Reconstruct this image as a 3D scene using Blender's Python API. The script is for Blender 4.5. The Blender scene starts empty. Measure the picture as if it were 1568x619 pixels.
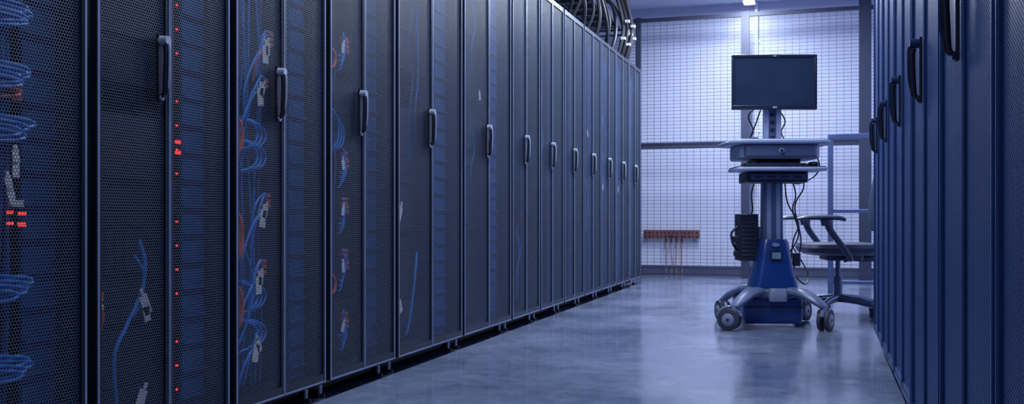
import bpy, math, random
from mathutils import Vector, Matrix
R = random.Random(7)
scene = bpy.context.scene
scene.view_settings.view_transform = 'Standard'

# ------------------------------------------------------------------ materials
def mat(name, col, rough=0.5, metal=0.0, var=0.12, scale=6.0, spec=0.5, emit=None, es=0.0, bump=0.0, coat=0.0):
    m = bpy.data.materials.new(name); m.use_nodes = True
    nt = m.node_tree; b = nt.nodes['Principled BSDF']
    b.inputs['Roughness'].default_value = rough
    b.inputs['Metallic'].default_value = metal
    b.inputs['Specular IOR Level'].default_value = spec
    b.inputs['Coat Weight'].default_value = coat
    tc = nt.nodes.new('ShaderNodeTexCoord'); n = nt.nodes.new('ShaderNodeTexNoise')
    n.inputs['Scale'].default_value = scale; n.inputs['Detail'].default_value = 4
    nt.links.new(tc.outputs['Object'], n.inputs['Vector'])
    cr = nt.nodes.new('ShaderNodeValToRGB')
    cr.color_ramp.elements[0].position = .3; cr.color_ramp.elements[1].position = .7
    cr.color_ramp.elements[0].color = (*[c*(1-var) for c in col], 1)
    cr.color_ramp.elements[1].color = (*[min(1, c*(1+var)) for c in col], 1)
    nt.links.new(n.outputs['Fac'], cr.inputs['Fac'])
    nt.links.new(cr.outputs['Color'], b.inputs['Base Color'])
    if emit:
        b.inputs['Emission Color'].default_value = (*emit, 1)
        b.inputs['Emission Strength'].default_value = es
    if bump:
        bp = nt.nodes.new('ShaderNodeBump'); bp.inputs['Strength'].default_value = bump
        bp.inputs['Distance'].default_value = .01
        nt.links.new(n.outputs['Fac'], bp.inputs['Height']); nt.links.new(bp.outputs['Normal'], b.inputs['Normal'])
    return m

def perf_mat(name, col, pitch=0.0085, rad=0.0035, rough=.45, metal=0.0, swap=False):
    """perforated steel sheet: staggered round holes (object Y/Z plane)"""
    m = mat(name, col, rough, metal, .1, 3)
    nt = m.node_tree; b = nt.nodes['Principled BSDF']; out = nt.nodes['Material Output']
    tc = nt.nodes.new('ShaderNodeTexCoord')
    px, pz = pitch, pitch*math.sqrt(3)
    if swap: px, pz = pz, px
    def chain(off):
        a = nt.nodes.new('ShaderNodeVectorMath'); a.operation = 'MULTIPLY_ADD'
        a.inputs[1].default_value = (0, 1/px, 1/pz); a.inputs[2].default_value = (0, off, off)
        nt.links.new(tc.outputs['Object'], a.inputs[0])
        f = nt.nodes.new('ShaderNodeVectorMath'); f.operation = 'FRACTION'; nt.links.new(a.outputs[0], f.inputs[0])
        s = nt.nodes.new('ShaderNodeVectorMath'); s.operation = 'SUBTRACT'; s.inputs[1].default_value = (0, .5, .5)
        nt.links.new(f.outputs[0], s.inputs[0])
        k = nt.nodes.new('ShaderNodeVectorMath'); k.operation = 'MULTIPLY'; k.inputs[1].default_value = (0, px, pz)
        nt.links.new(s.outputs[0], k.inputs[0])
        l = nt.nodes.new('ShaderNodeVectorMath'); l.operation = 'LENGTH'; nt.links.new(k.outputs[0], l.inputs[0])
        return l.outputs['Value']
    mn = nt.nodes.new('ShaderNodeMath'); mn.operation = 'MINIMUM'
    nt.links.new(chain(0.0), mn.inputs[0]); nt.links.new(chain(0.5), mn.inputs[1])
    lt = nt.nodes.new('ShaderNodeMath'); lt.operation = 'LESS_THAN'; lt.inputs[1].default_value = rad
    nt.links.new(mn.outputs[0], lt.inputs[0])
    tr = nt.nodes.new('ShaderNodeBsdfTransparent'); mx = nt.nodes.new('ShaderNodeMixShader')
    nt.links.new(lt.outputs[0], mx.inputs[0]); nt.links.new(b.outputs[0], mx.inputs[1]); nt.links.new(tr.outputs[0], mx.inputs[2])
    nt.links.new(mx.outputs[0], out.inputs['Surface'])
    return m

# ------------------------------------------------------------------ mesh builder
def crm(pts, k=6):
    P = [Vector(p) for p in pts]
    if len(P) < 3: return P
    Q = [P[0]*2-P[1]] + P + [P[-1]*2-P[-2]]
    o = []
    for i in range(1, len(Q)-2):
        a, b, c, d = Q[i-1:i+3]
        for j in range(k):
            t = j/k
            o.append(.5*((2*b)+(c-a)*t+(2*a-5*b+4*c-d)*t*t+(3*b-a-3*c+d)*t**3))
    o.append(P[-1]); return o

class M:
    def __init__(s): s.v = []; s.f = []; s.m = []; s.T = Matrix.Identity(4)
    def add(s, vs, fs, mi):
        o = len(s.v); s.v += [tuple(s.T @ Vector(v)) for v in vs]
        s.f += [tuple(i+o for i in f) for f in fs]; s.m += [mi]*len(fs)
    def box(s, x0, x1, y0, y1, z0, z1, mi=0):
        s.add([(x0,y0,z0),(x1,y0,z0),(x1,y1,z0),(x0,y1,z0),(x0,y0,z1),(x1,y0,z1),(x1,y1,z1),(x0,y1,z1)],
              [(0,3,2,1),(4,5,6,7),(0,1,5,4),(1,2,6,5),(2,3,7,6),(3,0,4,7)], mi)
    def loft(s, rings, mi=0, caps=True):
        n = len(rings[0]); vs = [p for r in rings for p in r]; fs = []
        for k in range(len(rings)-1):
            for i in range(n):
                j = (i+1) % n
                fs.append((k*n+i, k*n+j, (k+1)*n+j, (k+1)*n+i))
        if caps: fs += [tuple(range(n-1, -1, -1)), tuple((len(rings)-1)*n+i for i in range(n))]
        s.add(vs, fs, mi)
    def cyl(s, p0, p1, r0, r1=None, mi=0, n=20):
        s.tube([p0, p1], [r0, r0 if r1 is None else r1], mi, n)
    def tube(s, pts, r, mi=0, n=8, smooth=False, flat=None):
        P = crm(pts) if smooth else [Vector(p) for p in pts]
        N = len(P)
        rr = r if isinstance(r, (list, tuple)) else [r, r]
        rings = []; up = None
        for i, p in enumerate(P):
            t = (P[min(i+1, N-1)]-P[max(i-1, 0)]).normalized()
            if up is None:
                up = Vector((0,0,1)) if abs(t.z) < .9 else Vector((1,0,0))
            a = (up - t*up.dot(t)).normalized(); up = a; b = t.cross(a)
            q = i/(N-1)*(len(rr)-1); j = min(int(q), len(rr)-2); rad = rr[j]+(rr[j+1]-rr[j])*(q-j)
            fl = flat or 1
            rings.append([tuple(p + (a*math.cos(2*math.pi*k/n)*fl + b*math.sin(2*math.pi*k/n))*rad) for k in range(n)])
        s.loft(rings, mi)
    def rr(s, cx, cy, hx, hy, rad, z, n=5):
        o = []
        for sx, sy, a0 in ((1,1,0),(-1,1,90),(-1,-1,180),(1,-1,270)):
            for k in range(n):
                a = math.radians(a0+90*k/(n-1))
                o.append((cx+sx*(hx-rad)+rad*math.cos(a), cy+sy*(hy-rad)+rad*math.sin(a), z))
        return o
    def slab(s, cx, cy, hx, hy, rad, z0, z1, mi=0, e=.006):
        s.loft([s.rr(cx,cy,hx-e,hy-e,max(rad-e,.001),z0), s.rr(cx,cy,hx,hy,rad,z0+e), s.rr(cx,cy,hx,hy,rad,z1-e), s.rr(cx,cy,hx-e,hy-e,max(rad-e,.001),z1)], mi)
    def mesh(s, name, mats):
        me = bpy.data.meshes.new(name); me.from_pydata(s.v, [], s.f)
        for m in mats: me.materials.append(m)
        me.polygons.foreach_set('material_index', s.m)
        me.polygons.foreach_set('use_smooth', [True]*len(s.f))
        me.set_sharp_from_angle(angle=math.radians(38)); me.update(); return me

def obj(name, me, loc=(0,0,0), rz=0, parent=None, bevel=0):
    o = bpy.data.objects.new(name, me); scene.collection.objects.link(o)
    o.location = loc; o.rotation_euler = (0,0,rz)
    if parent: o.parent = parent
    if bevel:
        b = o.modifiers.new('bevel', 'BEVEL'); b.width = bevel; b.segments = 2; b.limit_method = 'ANGLE'
    return o
def empty(name, loc=(0,0,0), rz=0):
    o = bpy.data.objects.new(name, None); scene.collection.objects.link(o)
    o.location = loc; o.rotation_euler = (0,0,rz); o.empty_display_size = .1; return o

# ------------------------------------------------------------------ room
XL, XR, YF, YB, H = -4.0, 1.62, -1.5, 11.3, 3.05
wallm = mat('painted_wall', (.60,.63,.83), .7, 0, .04, 2)
ceilm = mat('ceiling_paint', (.62,.66,.82), .8, 0, .04, 2)
def room(name, b, m):
    k = M(); k.box(*b); obj(name, k.mesh(name, [m]))
room('wall_back', (XL, XR, YB, YB+.1, 0, H), wallm)
room('wall_front', (XL, XR, YF-.1, YF, 0, H), wallm)
room('wall_left', (XL-.1, XL, YF, YB, 0, H), wallm)
room('wall_right', (XR, XR+.1, YF, YB, 0, H), wallm)
room('ceiling', (XL, XR, YF, YB, H, H+.1), ceilm)

fm = bpy.data.materials.new('polished_concrete'); fm.use_nodes = True
nt = fm.node_tree; b = nt.nodes['Principled BSDF']
tc = nt.nodes.new('ShaderNodeTexCoord')
n1 = nt.nodes.new('ShaderNodeTexNoise'); n1.inputs['Scale'].default_value = 1.3; n1.inputs['Detail'].default_value = 9; n1.inputs['Roughness'].default_value = .65
n2 = nt.nodes.new('ShaderNodeTexNoise'); n2.inputs['Scale'].default_value = 14; n2.inputs['Detail'].default_value = 6
for n in (n1, n2): nt.links.new(tc.outputs['Object'], n.inputs['Vector'])
mx = nt.nodes.new('ShaderNodeMath'); mx.operation = 'MULTIPLY_ADD'; mx.inputs[1].default_value = .35
nt.links.new(n2.outputs['Fac'], mx.inputs[0]); nt.links.new(n1.outputs['Fac'], mx.inputs[2])
cr = nt.nodes.new('ShaderNodeValToRGB'); cr.color_ramp.elements[0].position = .5; cr.color_ramp.elements[1].position = .85
cr.color_ramp.elements[0].color = (.075,.10,.17,1); cr.color_ramp.elements[1].color = (.19,.22,.33,1)
nt.links.new(mx.outputs[0], cr.inputs['Fac']); nt.links.new(cr.outputs['Color'], b.inputs['Base Color'])
mr = nt.nodes.new('ShaderNodeMapRange'); mr.inputs['From Min'].default_value = .4; mr.inputs['From Max'].default_value = .95
mr.inputs['To Min'].default_value = .08; mr.inputs['To Max'].default_value = .22
nt.links.new(mx.outputs[0], mr.inputs['Value']); nt.links.new(mr.outputs[0], b.inputs['Roughness'])
b.inputs['IOR'].default_value = 1.6
bp = nt.nodes.new('ShaderNodeBump'); bp.inputs['Strength'].default_value = .03; bp.inputs['Distance'].default_value = .01
nt.links.new(n2.outputs['Fac'], bp.inputs['Height']); nt.links.new(bp.outputs['Normal'], b.inputs['Normal'])
room('floor', (XL, XR, YF, YB, -.1, 0), fm)
k = M(); k.box(XL, XR, YB-.012, YB, 0, .1); obj('baseboard_back', k.mesh('baseboard_back', [mat('baseboard_vinyl', (.06,.075,.13), .5)]))

# ------------------------------------------------------------------ racks
def rack_mats(tag, paint, perf, edge, inner, man, face, chrome, rad, swap):
    return [mat('rack_paint'+tag, paint, .38, .2), perf_mat('perforated_steel'+tag, perf, rad=rad, swap=swap),
            mat('rack_interior'+tag, inner, .7), mat('door_edge_highlight'+tag, edge, .35, .3),  # pale door edge colour is a painted highlight
            mat('handle_black'+tag, (.012,.016,.03), .3), mat('handle_chrome'+tag, chrome, .28, .4),
            mat('cable_manager_blue'+tag, man, .5), mat('server_face'+tag, face, .45, 0, .3, 9)]
matsL = rack_mats('', (.010,.016,.032), (.046,.066,.118), (.23,.30,.50), (.007,.010,.018), (.018,.085,.30), (.012,.018,.034), (.5,.55,.7), .0033, False)
matsR = rack_mats('_blue', (.009,.038,.14), (.020,.066,.245), (.03,.085,.27), (.005,.016,.06), (.010,.045,.18), (.008,.026,.10), (.012,.03,.10), .0028, True)
HR = 2.1
def rack_mesh(w, seed, mats):
    r = random.Random(seed); k = M(); D = 1.02
    z0 = .065
    k.box(-D, -.03, .002, .014, z0, HR, 0); k.box(-D, -.03, w-.014, w-.002, z0, HR, 0)
    k.box(-D, -D+.012, .014, w-.014, z0, HR, 0)
    k.box(-D, -.028, .002, w-.002, HR-.03, HR, 0); k.box(-D, -.028, .002, w-.002, z0-.01, z0+.02, 0)
    k.box(-.055, -.026, .002, .034, z0, HR, 0); k.box(-.055, -.026, w-.034, w-.002, z0, HR, 0)
    k.box(-D+.05, -.09, .05, w-.05, .02, z0-.01, 2)
    for fy in (.05, w-.05):
        k.cyl((-.06, fy, 0), (-.06, fy, .012), .02, .018, 4, 14); k.cyl((-.06, fy, .012), (-.06, fy, z0), .008, .008, 5, 10)
        k.cyl((-.93, fy, 0), (-.93, fy, z0), .018, .012, 4, 10)
    zb, zt = z0+.005, HR-.006
    for a, c, outer in ((.017, w/2-.0015, 0), (w/2+.0015, w-.017, 1)):
        fw = .015
        k.box(-.022, 0, a, a+fw, zb, zt, 0); k.box(-.022, 0, c-fw, c, zb, zt, 0)
        k.box(-.022, 0, a+fw, c-fw, zb, zb+.03, 0); k.box(-.022, 0, a+fw, c-fw, zt-.03, zt, 0)
        k.add([(-.006,a+fw,zb+.03),(-.006,c-fw,zb+.03),(-.006,c-fw,zt-.03),(-.006,a+fw,zt-.03)], [(0,1,2,3)], 1)
        e = (a, a+.006) if not outer else (c-.006, c)
        k.box(-.001, .0025, e[0], e[1], zb, zt, 3)  # thin pale strips paint the highlight along the door frame edges
        e = (c-.003, c) if not outer else (a, a+.003)
        k.box(-.001, .0015, e[0], e[1], zb, zt, 3)
        k.box(-.001, .0015, a+.006, c-.003, zb, zb+.005, 3)
    # swing handle
    y = w/2-.046; zc = 1.06
    k.loft([[(x, yy, z) for x, yy in ((0,y-.012),(.008,y-.012),(.008,y+.012),(0,y+.012))] for z in (zc-.088, zc+.09)], 4)
    k.tube([(.008,y,zc-.075),(.020,y,zc-.065),(.024,y,zc-.02),(.026,y,zc+.04),(.023,y,zc+.06)], [.006,.008,.009,.009,.009], 4, 10, True)
    k.tube([(.027,y,zc-.06),(.033,y,zc-.02),(.034,y,zc+.05),(.031,y,zc+.066)], [.002,.0035,.004,.004], 5, 8, True)
    k.cyl((.006,y,zc+.074), (.031,y,zc+.074), .0135, .012, 5, 14)
    k.cyl((.006,y,zc-.078), (.013,y,zc-.078), .008, .008, 5, 12)
    # rails + gear
    for yy in (.055, w-.075): k.box(-.14, -.125, yy, yy+.02, .1, 2.04, 0)
    m0, m1 = w*.765, w*.94
    k.box(-.085, -.075, m0, m1, .09, 2.05, 6)
    for i in range(24): k.box(-.075, -.066, m0, m1, .13+i*.08, .136+i*.08, 6)
    z = .1
    while z < 1.98:
        u = r.choice([1,1,1,2,2,3,4]); h = u*.0445
        if z+h > 2.03: break
        if r.random() < .82:
            d = r.uniform(.0, .02)
            k.box(-.8, -.145-d, .078, w*.98-.08, z+.0015, z+h-.0015, 7)
            for j in range(r.choice([0,0,3,6])):
                yy = .1+j*.04
                k.box(-.146-d, -.142-d, yy, yy+.028, z+.008, z+h-.008, 2)
        z += h
    return k.mesh('server_rack', mats)

cabM = [mat('cable_blue', (.05,.28,.9), .4), mat('cable_orange', (.95,.15,.06), .4), mat('cable_tag_white', (.95,.97,1), .5),
        mat('connector_red', (.95,.10,.04), .4), mat('led_red', (.6,.02,.02), .4, emit=(1,.03,.02), es=2.2),
        mat('cable_dim_blue', (.03,.14,.46), .5)]
def cluster(k, r, y, z, big=1.0, ob=.12):
    """patch point: couple of red plugs, tag and slack loops"""
    for i in range(r.choice([2,3])):
        zz = z+.018*i
        k.box(-.06, -.04, y-.008, y+.020, zz, zz+.012, 3)
        yy = y-.10*r.uniform(.6,1.1)*big
        k.tube([(-.04,y-.004,zz+.004),(-.035,y-.03,zz+.012+r.uniform(-.01,.01)),(-.032,yy+.02,zz-.01-r.uniform(0,.03)),(-.035,yy,zz-.07),(-.045,yy-.004,zz-.13*big)], .0034, 0 if r.random()>ob else 1, 6, True)
def tag(k, r, y, z, s=1):
    s *= 1.35
    T0 = k.T
    k.T = Matrix.Translation((-.030, y, z)) @ Matrix.Rotation(r.uniform(-.5,.5), 4, 'X')
    k.box(-.001, .001, -.010*s, .010*s, -.02*s, .014*s, 2); k.box(-.002, .002, -.004, .006, .014*s, .026*s, 2)
    k.T = T0
def drop(k, r, y, z1, z0, amp=.03, rad=.0034, mi=5, x=-.05):
    n = 6; P = []
    for q in range(n+1):
        P.append((x+r.uniform(-.008,.008), y+r.uniform(-amp,amp), z1+(z0-z1)*q/n))
    k.tube(P, rad, mi, 6, True)

def rack_details(i, w):
    r = random.Random(50+i); k = M()
    def arc(y, z0, z1, bulge, rad, mi, x=-.035):
        zm = (z0+z1)/2
        k.tube([(x-.02,y,z0),(x,y+bulge*.7,z0+(zm-z0)*.4),(x,y+bulge,zm),(x,y+bulge*.7,z1-(z1-zm)*.4),(x-.02,y,z1)], rad, mi, 8, True)
    if i == 1:   # nearest visible rack (only far half in view)
        for q in range(6): drop(k, r, .355+.008*q, 1.9, .1, .008, .004, 5, -.062)
        for z in (1.12,.98,.86,.50,.32):
            for j in range(4): arc(.345+.008*j, z+.010*j, z+.010*j-.03, r.uniform(.055,.085), .0045, 0)
        for z in (.945,.925,.955): k.box(-.05,-.035,.39,.415,z,z+.009,3)
        arc(.36,.955,.93,.05,.004,1)
        for z in (.665,.64): k.box(-.045,-.04,.412,.432,z,z+.009,4); k.box(-.045,-.04,.38,.395,z+.004,z+.011,4)
        for z in (.80,.77,.74,.71): tag(k, r, .385+r.uniform(-.015,.015), z, .7)
        k.box(-.05,-.04,.39,.425,.685,.70,2)
    elif i == 2:
        k.tube([(-.05,.235,.60),(-.035,.24,.54),(-.035,.225,.46),(-.035,.165,.375),(-.035,.12,.306),(-.035,.125,.2),(-.045,.16,.10)], .005, 0, 8, True)
        k.tube([(-.05,.215,.56),(-.035,.235,.51),(-.035,.225,.44),(-.04,.20,.40)], .004, 0, 8, True)
        tag(k, r, .235,.43,1.2); tag(k, r, .22,.18,1.2); tag(k, r, .24,.405,.9)
        for z in (.45,.42,.39): k.box(-.04,-.03,.055,.075,z,z+.02,2 if z==.42 else 1)
        k.tube([(-.035,.06,.46),(-.03,.07,.41),(-.035,.06,.36)], .005, 1, 8, True)
        for z in (.868,.838): k.box(-.045,-.04,.382,.402,z,z+.011,4)
        for j in range(17):
            if j % 5 != 3: k.box(-.046,-.042,.386,.3915,.17+.068*j,.1755+.068*j,4)
        for j in range(9): k.box(-.055,-.045,.366,.376,.2+.13*j,.24+.13*j,5)
    elif i == 3:
        for q in range(7): drop(k, r, .06+.028*q, r.uniform(1.3,1.9), .12, .022, .0034, r.choice([0,5,5]), -.052)
        for z1, z0 in ((.99,.84),(.70,.50),(.47,.29)):
            arc(.055,z0,z1,.045,.008,1); arc(.05,z0-.02,z1-.01,.032,.006,1)
        for y, z in ((.23,1.195),(.20,1.054),(.215,.66),(.19,.445),(.175,.23)):
            tag(k, r, y, z, 1.25); tag(k, r, y+.015, z+.02, .9); cluster(k, r, y+.045, z+.03, 1.0)
            k.tube([(-.045,y+.02,z+.02),(-.033,y-.03,z),(-.033,y-.08,z-.06),(-.035,y-.12,z-.15),(-.045,y-.09,z-.25)], .0042, 0, 8, True)
        for z in (.92,.85,.40,.28):
            for j in range(3): arc(.10+.015*j, z-.05, z+.06, .09+.01*j, .0036, 0)
        k.tube([(-.045,.06,.62),(-.033,.12,.55),(-.033,.16,.45),(-.035,.13,.33),(-.045,.06,.22)], .004, 0, 8, True)
    elif i == 4:
        for q in range(3): drop(k, r, .07+.03*q, r.uniform(1.2,1.8), .2, .02, .003, 5, -.05)
        for z in (1.29,.85,.675,.46,.235):
            cluster(k, r, .225, z, .6, 0); cluster(k, r, .215, z+.03, .5, 0)
            tag(k, r, .175, z+.012, .8)
        for z in (1.25,.41): arc(.07, z-.05, z+.05, .05, .006, 1)
        for j in range(3): arc(.08+.02*j, .9, 1.08-.02*j, .07, .0036, 0)
    elif i == 5:
        tag(k, r, .1, .68, 1.4); tag(k, r, .1, .28, 1.2)
        for z in (.64,.665,.69): k.box(-.05,-.035,.44,.465,z,z+.013,3)
        k.tube([(-.05,.33,1.6),(-.035,.31,1.3),(-.035,.28,1.15),(-.045,.30,1.0)], .004, 5, 8, True)
        k.tube([(-.05,.33,.50),(-.035,.27,.38),(-.035,.22,.22),(-.045,.2,.14)], .005, 0, 8, True)
        drop(k, r, .25, 1.7, .9, .03, .0034)
    else:
        for _ in range(2):
            z = r.uniform(.3,1.6); y = r.uniform(.1,.35)
            k.tube([(-.045,y,z+.25),(-.035,y+.03,z+.1),(-.035,y-.02,z),(-.045,y+.01,z-.15)], .004, 5, 6, True)
        for z in (.665,.64): k.box(-.05,-.035,w*.58,w*.58+.022,z,z+.014,3)
        tag(k, r, r.uniform(.1,.4), r.choice([.3,1.3,.9]), .9)
    return k.mesh('patch_cables', cabM)

XA = -1.698
y = .78; wl = [.6,.6]+[.6]*3+[.8,.8]+[.6]*7
cache = {}
for i, w in enumerate(wl):
    key = (w, i % 4)
    if key not in cache: cache[key] = rack_mesh(w-.004, i+3, matsL)
    o = obj('server_rack', cache[key], (XA, y+.002, 0))
    obj('patch_cables', rack_details(i, w), (0,0,0), 0, o)
    y += w
YEND = y
XB = .2585
cacheR = [rack_mesh(.756, 91+j, matsR) for j in range(2)]
for j in range(7):
    yc = .94+.76*j
    obj('server_rack', cacheR[j % 2], (XB, yc, 0), math.pi)

# ------------------------------------------------------------------ wire partition
pm = mat('partition_frame_paint', (.022,.03,.07), .45, .1); wm = mat('partition_wire', (.05,.06,.13), .5, .2)
k = M(); YF_ = 10.75
posts = [(-3.6,.05),(-1.93,.055),(-.783,.085),(.42,.12),(1.5,.06)]
for x, w in posts: k.box(x-w/2, x+w/2, YF_-.03, YF_+.03, 0, 2.84 if w < .1 else 3.045, 0)
for a, c in zip(posts[:-1], posts[1:]):
    x0, x1 = a[0]+a[1]/2, c[0]-c[1]/2
    k.box(x0, x1, YF_-.02, YF_+.02, 2.79, 2.83, 0)
    k.box(x0, x1, YF_-.02, YF_+.02, 1.40, 1.42, 0); k.box(x0, x1, YF_-.02, YF_+.02, 1.445, 1.465, 0)
    k.box(x0, x1, YF_-.012, YF_+.012, 1.42, 1.445, 0)
    k.box(x0, x1, YF_-.015, YF_+.015, .02, .04, 0); k.box(x0, x1, YF_-.015, YF_+.015, .10, .115, 0)
    n = int((x1-x0)/.075)
    for i in range(1, n+1):
        xx = x0+(x1-x0)*i/(n+1); k.box(xx-.0018, xx+.0018, YF_-.0018, YF_+.0018, .04, 2.79, 1)
    z = .05
    while z < 2.78:
        k.box(x0, x1, YF_-.0055, YF_-.0018, z-.0019, z+.0019, 1); z += .0375 if z > .11 else .012
k.box(-.735,-.70,YF_-.03,YF_+.03,1.2,1.32,0)
obj('wire_mesh_partition', k.mesh('wire_mesh_partition', [pm, wm]))
k = M(); k.cyl((-.70,YB-.03,.1),(-.70,YB-.03,3.04),.022,.022,0,14)
for z in (.5,1.6,2.6): k.box(-.735,-.665,YB-.02,YB-.001,z,z+.02,0)
obj('wall_conduit', k.mesh('wall_conduit', [mat('conduit_white', (.8,.83,.95), .4)]))

# grounding busbar
cu = mat('copper_bar', (.26,.10,.09), .4, .5); bo = mat('busbar_bolt', (.08,.05,.07), .4, .6); iw = mat('orange_ground_wire', (.45,.22,.2), .5)
k = M(); bx, bz = -1.64, .455
k.box(bx-.32,bx+.32,YB-.075,YB-.063,bz-.05,bz+.05,0)
for sx in (-.27,.27): k.cyl((bx+sx,YB-.003,bz),(bx+sx,YB-.063,bz),.018,.018,1,12)
for i in range(14):
    for zz in (-.022,.022): k.cyl((bx-.29+i*.0446,YB-.075,bz+zz),(bx-.29+i*.0446,YB-.085,bz+zz),.011,.009,1,8)
for i, x in enumerate((-.06,0,.06,.12)):
    k.box(bx+x-.012,bx+x+.012,YB-.09,YB-.075,bz-.09,bz-.01,1)
    k.tube([(bx+x,YB-.08,bz-.05),(bx+x,YB-.07,bz-.2),(bx+x+.012*math.sin(i*2),YB-.06,bz-.34),(bx+x,YB-.06,.005)],.006,2,8,True)
obj('grounding_busbar', k.mesh('grounding_busbar', [cu,bo,iw]))

# ------------------------------------------------------------------ guard rail (right, behind the row)
k = M(); hm = mat('handrail_steel', (.06,.09,.22), .4, .3)
for x in (.065, .75, 1.4): k.box(x-.022,x+.022,8.58,8.62,0,1.30,0)
k.box(.043,1.42,8.578,8.622,1.30,1.345,0); k.box(.087,1.38,8.585,8.615,.69,.72,0)
k.box(.087,1.38,8.585,8.615,.10,.13,0)
for x in (.065,.75,1.4): k.box(x-.05,x+.05,8.55,8.65,0,.01,0)
obj('guard_rail', k.mesh('guard_rail', [hm]), bevel=.004)

# ------------------------------------------------------------------ overhead tray & cables
bk = mat('cable_black', (.012,.014,.025), .5); tm = mat('tray_steel', (.10,.13,.20), .4, .5)
OT = empty('overhead_cable_tray', (0,0,0))
k = M()
for x in (-2.35,-2.0): k.box(x-.012,x+.012,.2,10.6,2.62,2.70,0)
for i in range(35): k.box(-2.34,-2.01,.4+i*.3,.43+i*.3,2.63,2.65,0)
for yy in (1,3,5,7,9,10.4):
    for x in (-2.35,-2.0): k.cyl((x,yy,2.66),(x,yy,3.048),.006,.006,0,8)
obj('tray', k.mesh('tray', [tm]), parent=OT)
k = M()
for i in range(12):
    x = -2.31+i*.025; r_ = .009+R.uniform(0,.004)
    k.tube([(x,.3,2.662),(x+R.uniform(-.01,.01),4,2.665),(x,8,2.664),(x,10.3,2.664)], r_, 0, 6)
for i in range(15):
    y0 = 5.6+i*.28+R.uniform(-.1,.1); x0 = -1.96+R.uniform(-.04,.04); dy = R.uniform(-.45,.45); ze = HR+.025
    k.tube([(x0-.08,y0-.25,2.70),(x0,y0-.1,2.73),(x0+.06,y0,2.66),(x0+.10+R.uniform(0,.05),y0+dy*.4,2.42),(x0+.07,y0+dy*.8,2.22),(x0+R.uniform(-.1,.05),y0+dy,ze)], R.choice([.010,.013,.017]), 0, 7, True)
for i in range(10):
    x0 = -1.90+R.uniform(0,.1); y0 = 9.35+R.uniform(-.15,.15)
    k.tube([(x0-.02,y0-.3,3.03),(x0,y0-.1,2.80),(x0+.05,y0+.04,2.5),(x0+.03,y0+.02,2.3),(x0-.02,y0,HR+.025)], .013, 0, 7, True)
    if i < 7:
        k.box(x0+.05,x0+.09,y0-.05,y0-.01,2.30+.035*i,2.325+.035*i,1)
for i in range(5):
    y0 = 9.0-i*.5
    k.tube([(-1.98,y0,2.70),(-1.88,y0+.05,2.8),(-1.86,y0+.1,3.0),(-1.9,y0+.1,3.03)], .012, 0, 7, True)
obj('cable_bundle', k.mesh('cable_bundle', [bk, cabM[2]]), parent=OT)

# ------------------------------------------------------------------ computer cart
lg = mat('cart_plastic_light', (.30,.35,.54), .4); mg = mat('cart_column_metal', (.12,.16,.29), .35, .4)
dk = mat('cart_black_plastic', (.012,.018,.04), .45); bl = mat('cart_blue_plastic', (.006,.038,.20), .3, coat=.3)
cm = [lg, mg, dk, bl, mat('cart_rubber', (.03,.035,.06), .7), mat('cart_label', (.2,.28,.42), .5), mat('hub_grey', (.20,.23,.36), .4), mat('base_grey', (.10,.13,.24), .4)]
C = empty('computer_cart', (-.286, 6.148, 0), math.radians(15.5))
def part(name, k, bevel=0, mats=cm, par=None): return obj(name, k.mesh(name, mats), (0,0,0), 0, par or C, bevel)
k = M()
k.loft([k.rr(0,.03,.062,.05,.012,.48), k.rr(0,.03,.058,.048,.012,.90)], 1)
k.box(-.040,.040,-.024,-.019,.52,.88,0); k.box(-.014,.014,-.027,-.024,.52,.88,1)
part('lift_column', k)
k = M()
k.box(-.052,-.022,-.0,.04,1.09,1.40,0); k.box(.022,.052,-.0,.04,1.09,1.40,0); k.box(-.022,.022,.01,.035,1.09,1.40,1)
for i in range(5): k.box(-.012,.012,.004,.01,1.13+i*.045,1.15+i*.045,2)
part('monitor_mast', k, .003)
k = M()
k.slab(0,-.02,.292,.22,.07,1.085,1.112,0,.008)
k.slab(0,-.02,.27,.20,.06,1.108,1.116,6,.002)
k.slab(0,-.02,.235,.19,.05,1.0,1.086,0,.01)
k.slab(0,-.03,.215,.192,.03,1.012,1.075,1,.004)
k.cyl((0,-.222,1.045),(0,-.232,1.045),.017,.015,6,20); k.cyl((0,-.232,1.045),(0,-.236,1.045),.008,.008,2,14)
for sx in (-1,1): k.tube([(sx*.25,-.17,1.10),(sx*.298,-.13,1.095),(sx*.306,0,1.095),(sx*.298,.12,1.095),(sx*.25,.16,1.10)],.009,6,8,True)
part('work_surface', k)
k = M()
k.box(-.13,.13,-.14,.12,.975,1.0,2); k.box(-.05,.05,-.05,.08,.86,.98,2)
k.slab(0,-.10,.262,.16,.03,.928,.948,0,.005); k.slab(0,-.10,.258,.15,.03,.946,.954,2,.002)
k.slab(0,0,.18,.14,.02,.862,.928,2,.006); k.box(-.16,.16,-.152,-.138,.88,.91,1)
for i in range(4): k.box(-.14+i*.075,-.09+i*.075,-.156,-.15,.888,.902,4)
part('keyboard_tray', k)
k = M(); k.box(-.21,.16,-.22,-.09,.955,.968,2)
for rI in range(4):
    for cI in range(14): k.box(-.2+cI*.025,-.179+cI*.025,-.212+rI*.029,-.19+rI*.029,.968,.974,4)
k.slab(.20,-.16,.028,.048,.026,.955,.982,2,.01)
part('keyboard', k, .001)
k = M()
sec = [(.235,.135,.12),(.26,.132,.118),(.34,.112,.105),(.44,.096,.09),(.50,.088,.082),(.525,.078,.074)]
k.loft([k.rr(0,.01,hx,hy,.04,z) for z,hx,hy in sec], 3)
k.box(-.034,.034,-.098,-.075,.40,.455,2); k.box(-.026,.026,-.101,-.097,.41,.447,5)
T0 = k.T; k.T = Matrix.Translation((0,-.082,.492)) @ Matrix.Scale(1.8,4,(1,0,0)); k.cyl((0,.01,0),(0,-.006,0),.013,.012,5,20); k.T = T0
part('power_unit', k)
k = M()
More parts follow.
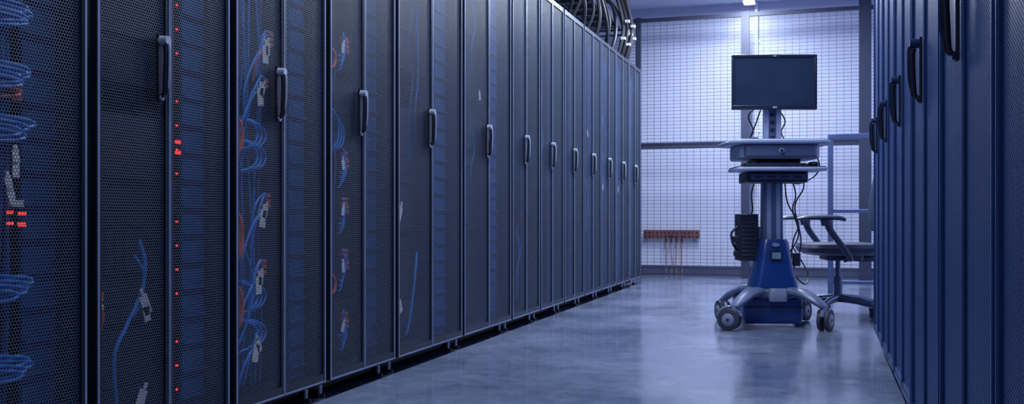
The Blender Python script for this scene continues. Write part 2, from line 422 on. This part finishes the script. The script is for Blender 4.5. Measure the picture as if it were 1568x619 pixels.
k.loft([k.rr(0,.02,.10,.10,.05,.165), k.rr(0,.02,.15,.14,.06,.185), k.rr(0,.02,.155,.145,.06,.215), k.rr(0,.02,.13,.12,.05,.240)], 7)
cast = [(-.28,-.26),(.225,-.29),(-.24,.28),(.24,.28)]
for cx, cy in cast:
    k.tube([(cx*.30,cy*.25,.212),(cx*.60,cy*.6,.208),(cx*.85,cy*.9,.172),(cx,cy,.140),(cx*1.02,cy*1.02,.133)], [.052,.050,.040,.030,.022], 7, 14, True, flat=.6)
k.loft([k.rr(0,-.13,.05,.03,.02,.16), k.rr(0,-.13,.055,.035,.02,.20), k.rr(0,-.12,.045,.03,.02,.235)], 6)
part('wheel_base', k)
k = M()
k.loft([k.rr(-.015,.09,.165,.16,.02,.02), k.rr(-.015,.09,.18,.17,.02,.05), k.rr(-.015,.09,.18,.17,.02,.165), k.rr(-.015,.09,.17,.16,.02,.172)], 3)
k.box(-.19,.16,-.084,-.078,.115,.125,2)
part('battery_box', k)
for i, (cx, cy) in enumerate(cast):
    k = M(); a = (1.1,-.6,.2,-.7)[i]
    k.T = Matrix.Translation((cx,cy,0)) @ Matrix.Rotation(a,4,'Z')
    k.cyl((0,0,.10),(0,0,.142),.02,.02,6,14)
    for sx in (-1,1):
        k.tube([(sx*.010,.028,.064),(sx*.012,.028,.064),(sx*.032,.028,.064),(sx*.034,.028,.064)], [.052,.063,.063,.054], 4, 28)
        k.cyl((sx*.034,.028,.064),(sx*.038,.028,.064),.036,.03,6,24)
        k.cyl((sx*.038,.028,.064),(sx*.041,.028,.064),.010,.008,2,12)
    hood = []
    for q in range(9):
        t = math.radians(10+q*19); hood.append((0,.028+.070*math.cos(t),.064+.070*math.sin(t)))
    k.tube(hood, .012, 7, 8)
    part('caster_%d' % (i+1), k)
k = M(); k.box(-.19,-.08,.03,.20,.39,.675,2)
for i in range(9): k.box(-.18,-.09,.026,.03,.42+i*.025,.43+i*.025,4)
k.box(-.085,-.055,.05,.09,.45,.60,1); k.tube([(-.19,.1,.60),(-.23,.09,.56),(-.225,.08,.50),(-.19,.1,.44)],.008,2,8,True)
k.box(-.225,-.19,.05,.10,.50,.54,2); k.box(-.22,-.19,.05,.09,.42,.45,2)
part('thin_client', k, .003)
k = M()
for P in ([(.12,.1,.95),(.15,.05,.80),(.12,0,.70),(.16,.02,.55),(.10,.05,.42)], [(.16,.1,1.0),(.20,.05,.85),(.14,.03,.72),(.18,.04,.50),(.13,.08,.30)],
          [(.10,.12,.88),(.11,.08,.74),(.17,.06,.62),(.13,.04,.5),(.12,.08,.25)], [(.24,.1,1.1),(.30,.08,.99),(.27,.06,.91),(.16,.05,.86),(.1,.05,.9)],
          [(-.05,.08,1.35),(-.13,.07,1.28),(-.10,.08,1.18),(-.15,.1,1.12)], [(.03,.08,1.35),(.09,.07,1.25),(.07,.08,1.18),(.1,.1,1.12)],
          [(-.05,.08,1.33),(-.09,.07,1.22),(-.13,.09,1.117)], [(-.08,.1,.9),(-.11,.08,.8),(-.10,.1,.7),(-.12,.1,.66)],
          [(.13,.08,.32),(.2,.04,.25),(.24,.1,.3),(.2,.14,.4),(.14,.1,.48)]):
    k.tube(P, .0045, 2, 7, True)
k.slab(.15,.03,.022,.02,.01,.36,.44,2,.004)
k.slab(-.12,.02,.035,.03,.012,1.116,1.14,2,.005)
part('power_cords', k)
mm = [mat('monitor_bezel', (.012,.018,.045), .35), mat('monitor_screen', (.022,.036,.075), .18), mat('monitor_logo', (.3,.35,.5), .4)]
Mo = empty('computer_monitor', tuple(C.location), C.rotation_euler[2])
k = M()
x0,x1,z0,z1 = -.252,.252,1.303,1.632
k.box(x0,x1,-.055,-.02,z0,z0+.026,0); k.box(x0,x1,-.055,-.02,z1-.016,z1,0)
k.box(x0,x0+.016,-.055,-.02,z0+.026,z1-.016,0); k.box(x1-.016,x1,-.055,-.02,z0+.026,z1-.016,0)
k.box(x0+.03,x1-.03,-.02,.0,z0+.03,z1-.03,0); k.box(-.06,.06,.0,.012,1.34,1.46,0)
part('housing', k, .003, mm, Mo)
k = M(); k.box(x0+.016,x1-.016,-.050,-.02,z0+.026,z1-.016,1); k.box(-.012,.012,-.0562,-.055,z0+.008,z0+.018,2)
k.box(-.01,.01,-.0562,-.055,z1-.012,z1-.005,2)
part('screen', k, 0, mm, Mo)

# ------------------------------------------------------------------ office chair (faces across the aisle)
ch = [mat('chair_vinyl', (.02,.03,.075), .55), mat('chair_plastic', (.025,.04,.10), .45), mat('chair_metal', (.08,.11,.22), .3, .6), mat('chair_rubber', (.012,.016,.03), .6)]
S = empty('office_chair', (.10, 6.95, 0), math.radians(14))
k = M()
k.loft([k.rr(.0,0,.19,.19,.08,.405), k.rr(0,0,.235,.235,.09,.425), k.rr(-.005,0,.245,.245,.09,.455), k.rr(0,0,.235,.235,.09,.478), k.rr(.01,0,.18,.18,.08,.486)], 0)
k.slab(.02,0,.12,.12,.03,.37,.41,1)
part('seat', k, 0, ch, S)
k = M()
rings = []
for z, hy, t in ((.56,.15,.018),(.60,.20,.028),(.70,.22,.032),(.82,.215,.03),(.92,.19,.026),(.95,.14,.014)):
    ring = []
    for q in range(20):
        a = 2*math.pi*q/20; yy = hy*math.copysign(abs(math.cos(a))**.6, math.cos(a)); xx = t*math.copysign(abs(math.sin(a))**.7, math.sin(a))
        ring.append((.285+.08*(z-.56)-.5*yy*yy+xx, yy, z))
    rings.append(ring)
k.loft(rings, 0)
k.tube([(.06,0,.39),(.22,0,.38),(.31,0,.46),(.325,0,.66)], [.022,.022,.02,.018], 1, 10, True)
part('backrest', k, 0, ch, S)
for j, sy in enumerate((-1,1)):
    k = M()
    k.tube([(-.33,sy*.27,.645),(-.28,sy*.275,.652),(-.18,sy*.28,.655),(-.07,sy*.285,.652),(-.03,sy*.285,.64)], [.022,.034,.036,.034,.024], 1, 12, True, flat=.45)
    k.tube([(-.14,sy*.285,.64),(-.13,sy*.295,.58),(-.06,sy*.30,.48),(-.0,sy*.28,.40),(.02,sy*.20,.385),(.03,sy*.08,.39)], [.026,.022,.02,.02,.018,.018], 1, 10, True)
    k.cyl((-.15,sy*.285,.60),(-.15,sy*.285,.64),.03,.036,1,12)
    part('armrest_%d' % (j+1), k, 0, ch, S)
k = M()
k.cyl((0,0,.13),(0,0,.26),.028,.028,2,16); k.cyl((0,0,.26),(0,0,.38),.016,.016,2,14); k.cyl((0,0,.09),(0,0,.14),.045,.035,1,18)
for i in range(5):
    a = 2*math.pi*i/5+.35; c, s_ = math.cos(a), math.sin(a)
    k.tube([(c*.02,s_*.02,.115),(c*.16,s_*.16,.105),(c*.29,s_*.29,.080)], [.028,.024,.018], 2, 10)
    px, py = c*.29, s_*.29
    k.cyl((px,py,.05),(px,py,.085),.01,.01,3,8)
    for q in (-1,1):
        ox, oy = -s_*.018*q, c*.018*q
        k.cyl((px+ox*.5,py+oy*.5,.028),(px+ox*1.5,py+oy*1.5,.028),.028,.028,3,18)
part('star_base', k, 0, ch, S)
k = M(); k.tube([(.02,-.08,.385),(.02,-.2,.38),(-.02,-.24,.37)], .007, 3, 8, True)
part('tilt_lever', k, 0, ch, S)

# ------------------------------------------------------------------ lights
em = mat('lamp_diffuser', (.9,.93,1), .5, emit=(.82,.88,1), es=3)
hs = mat('lamp_housing', (.5,.55,.68), .4)
def lamp(y0, y1, power, x=-.76, col=(.74,.84,1), wd=.12):
    k = M(); h = wd/2+.01
    k.box(x-h,x+h,y0,y1,H-.06,H-.001,0); k.box(x-h+.015,x+h-.015,y0+.03,y1-.03,H-.068,H-.058,1)
    o = obj('ceiling_light', k.mesh('ceiling_light', [hs, em]))
    L = bpy.data.lights.new('tube', 'AREA'); L.shape = 'RECTANGLE'; L.size = wd; L.size_y = y1-y0-.06
    L.energy = power; L.color = col
    l = bpy.data.objects.new('tube', L); scene.collection.objects.link(l); l.location = (x, (y0+y1)/2, H-.075); l.parent = o
lamp(.1, 1.3, 16); lamp(2.2, 3.7, 42); lamp(4.5, 6.0, 75); lamp(6.8, 8.3, 108); lamp(9.1, 10.3, 108)
lamp(10.85, 11.12, 4, -.76)
w = bpy.data.worlds.new('world'); scene.world = w; w.use_nodes = True
w.node_tree.nodes['Background'].inputs[0].default_value = (.3,.4,.7,1); w.node_tree.nodes['Background'].inputs[1].default_value = .2

# ------------------------------------------------------------------ camera
cd = bpy.data.cameras.new('camera'); cam = bpy.data.objects.new('camera', cd); scene.collection.objects.link(cam)
cam.location = (0,0,.664); cam.rotation_euler = (math.pi/2, 0, math.radians(17.5))
cd.sensor_width = 36; cd.lens = 34.6; cd.shift_y = .0137; cd.clip_start = .02
scene.camera = cam
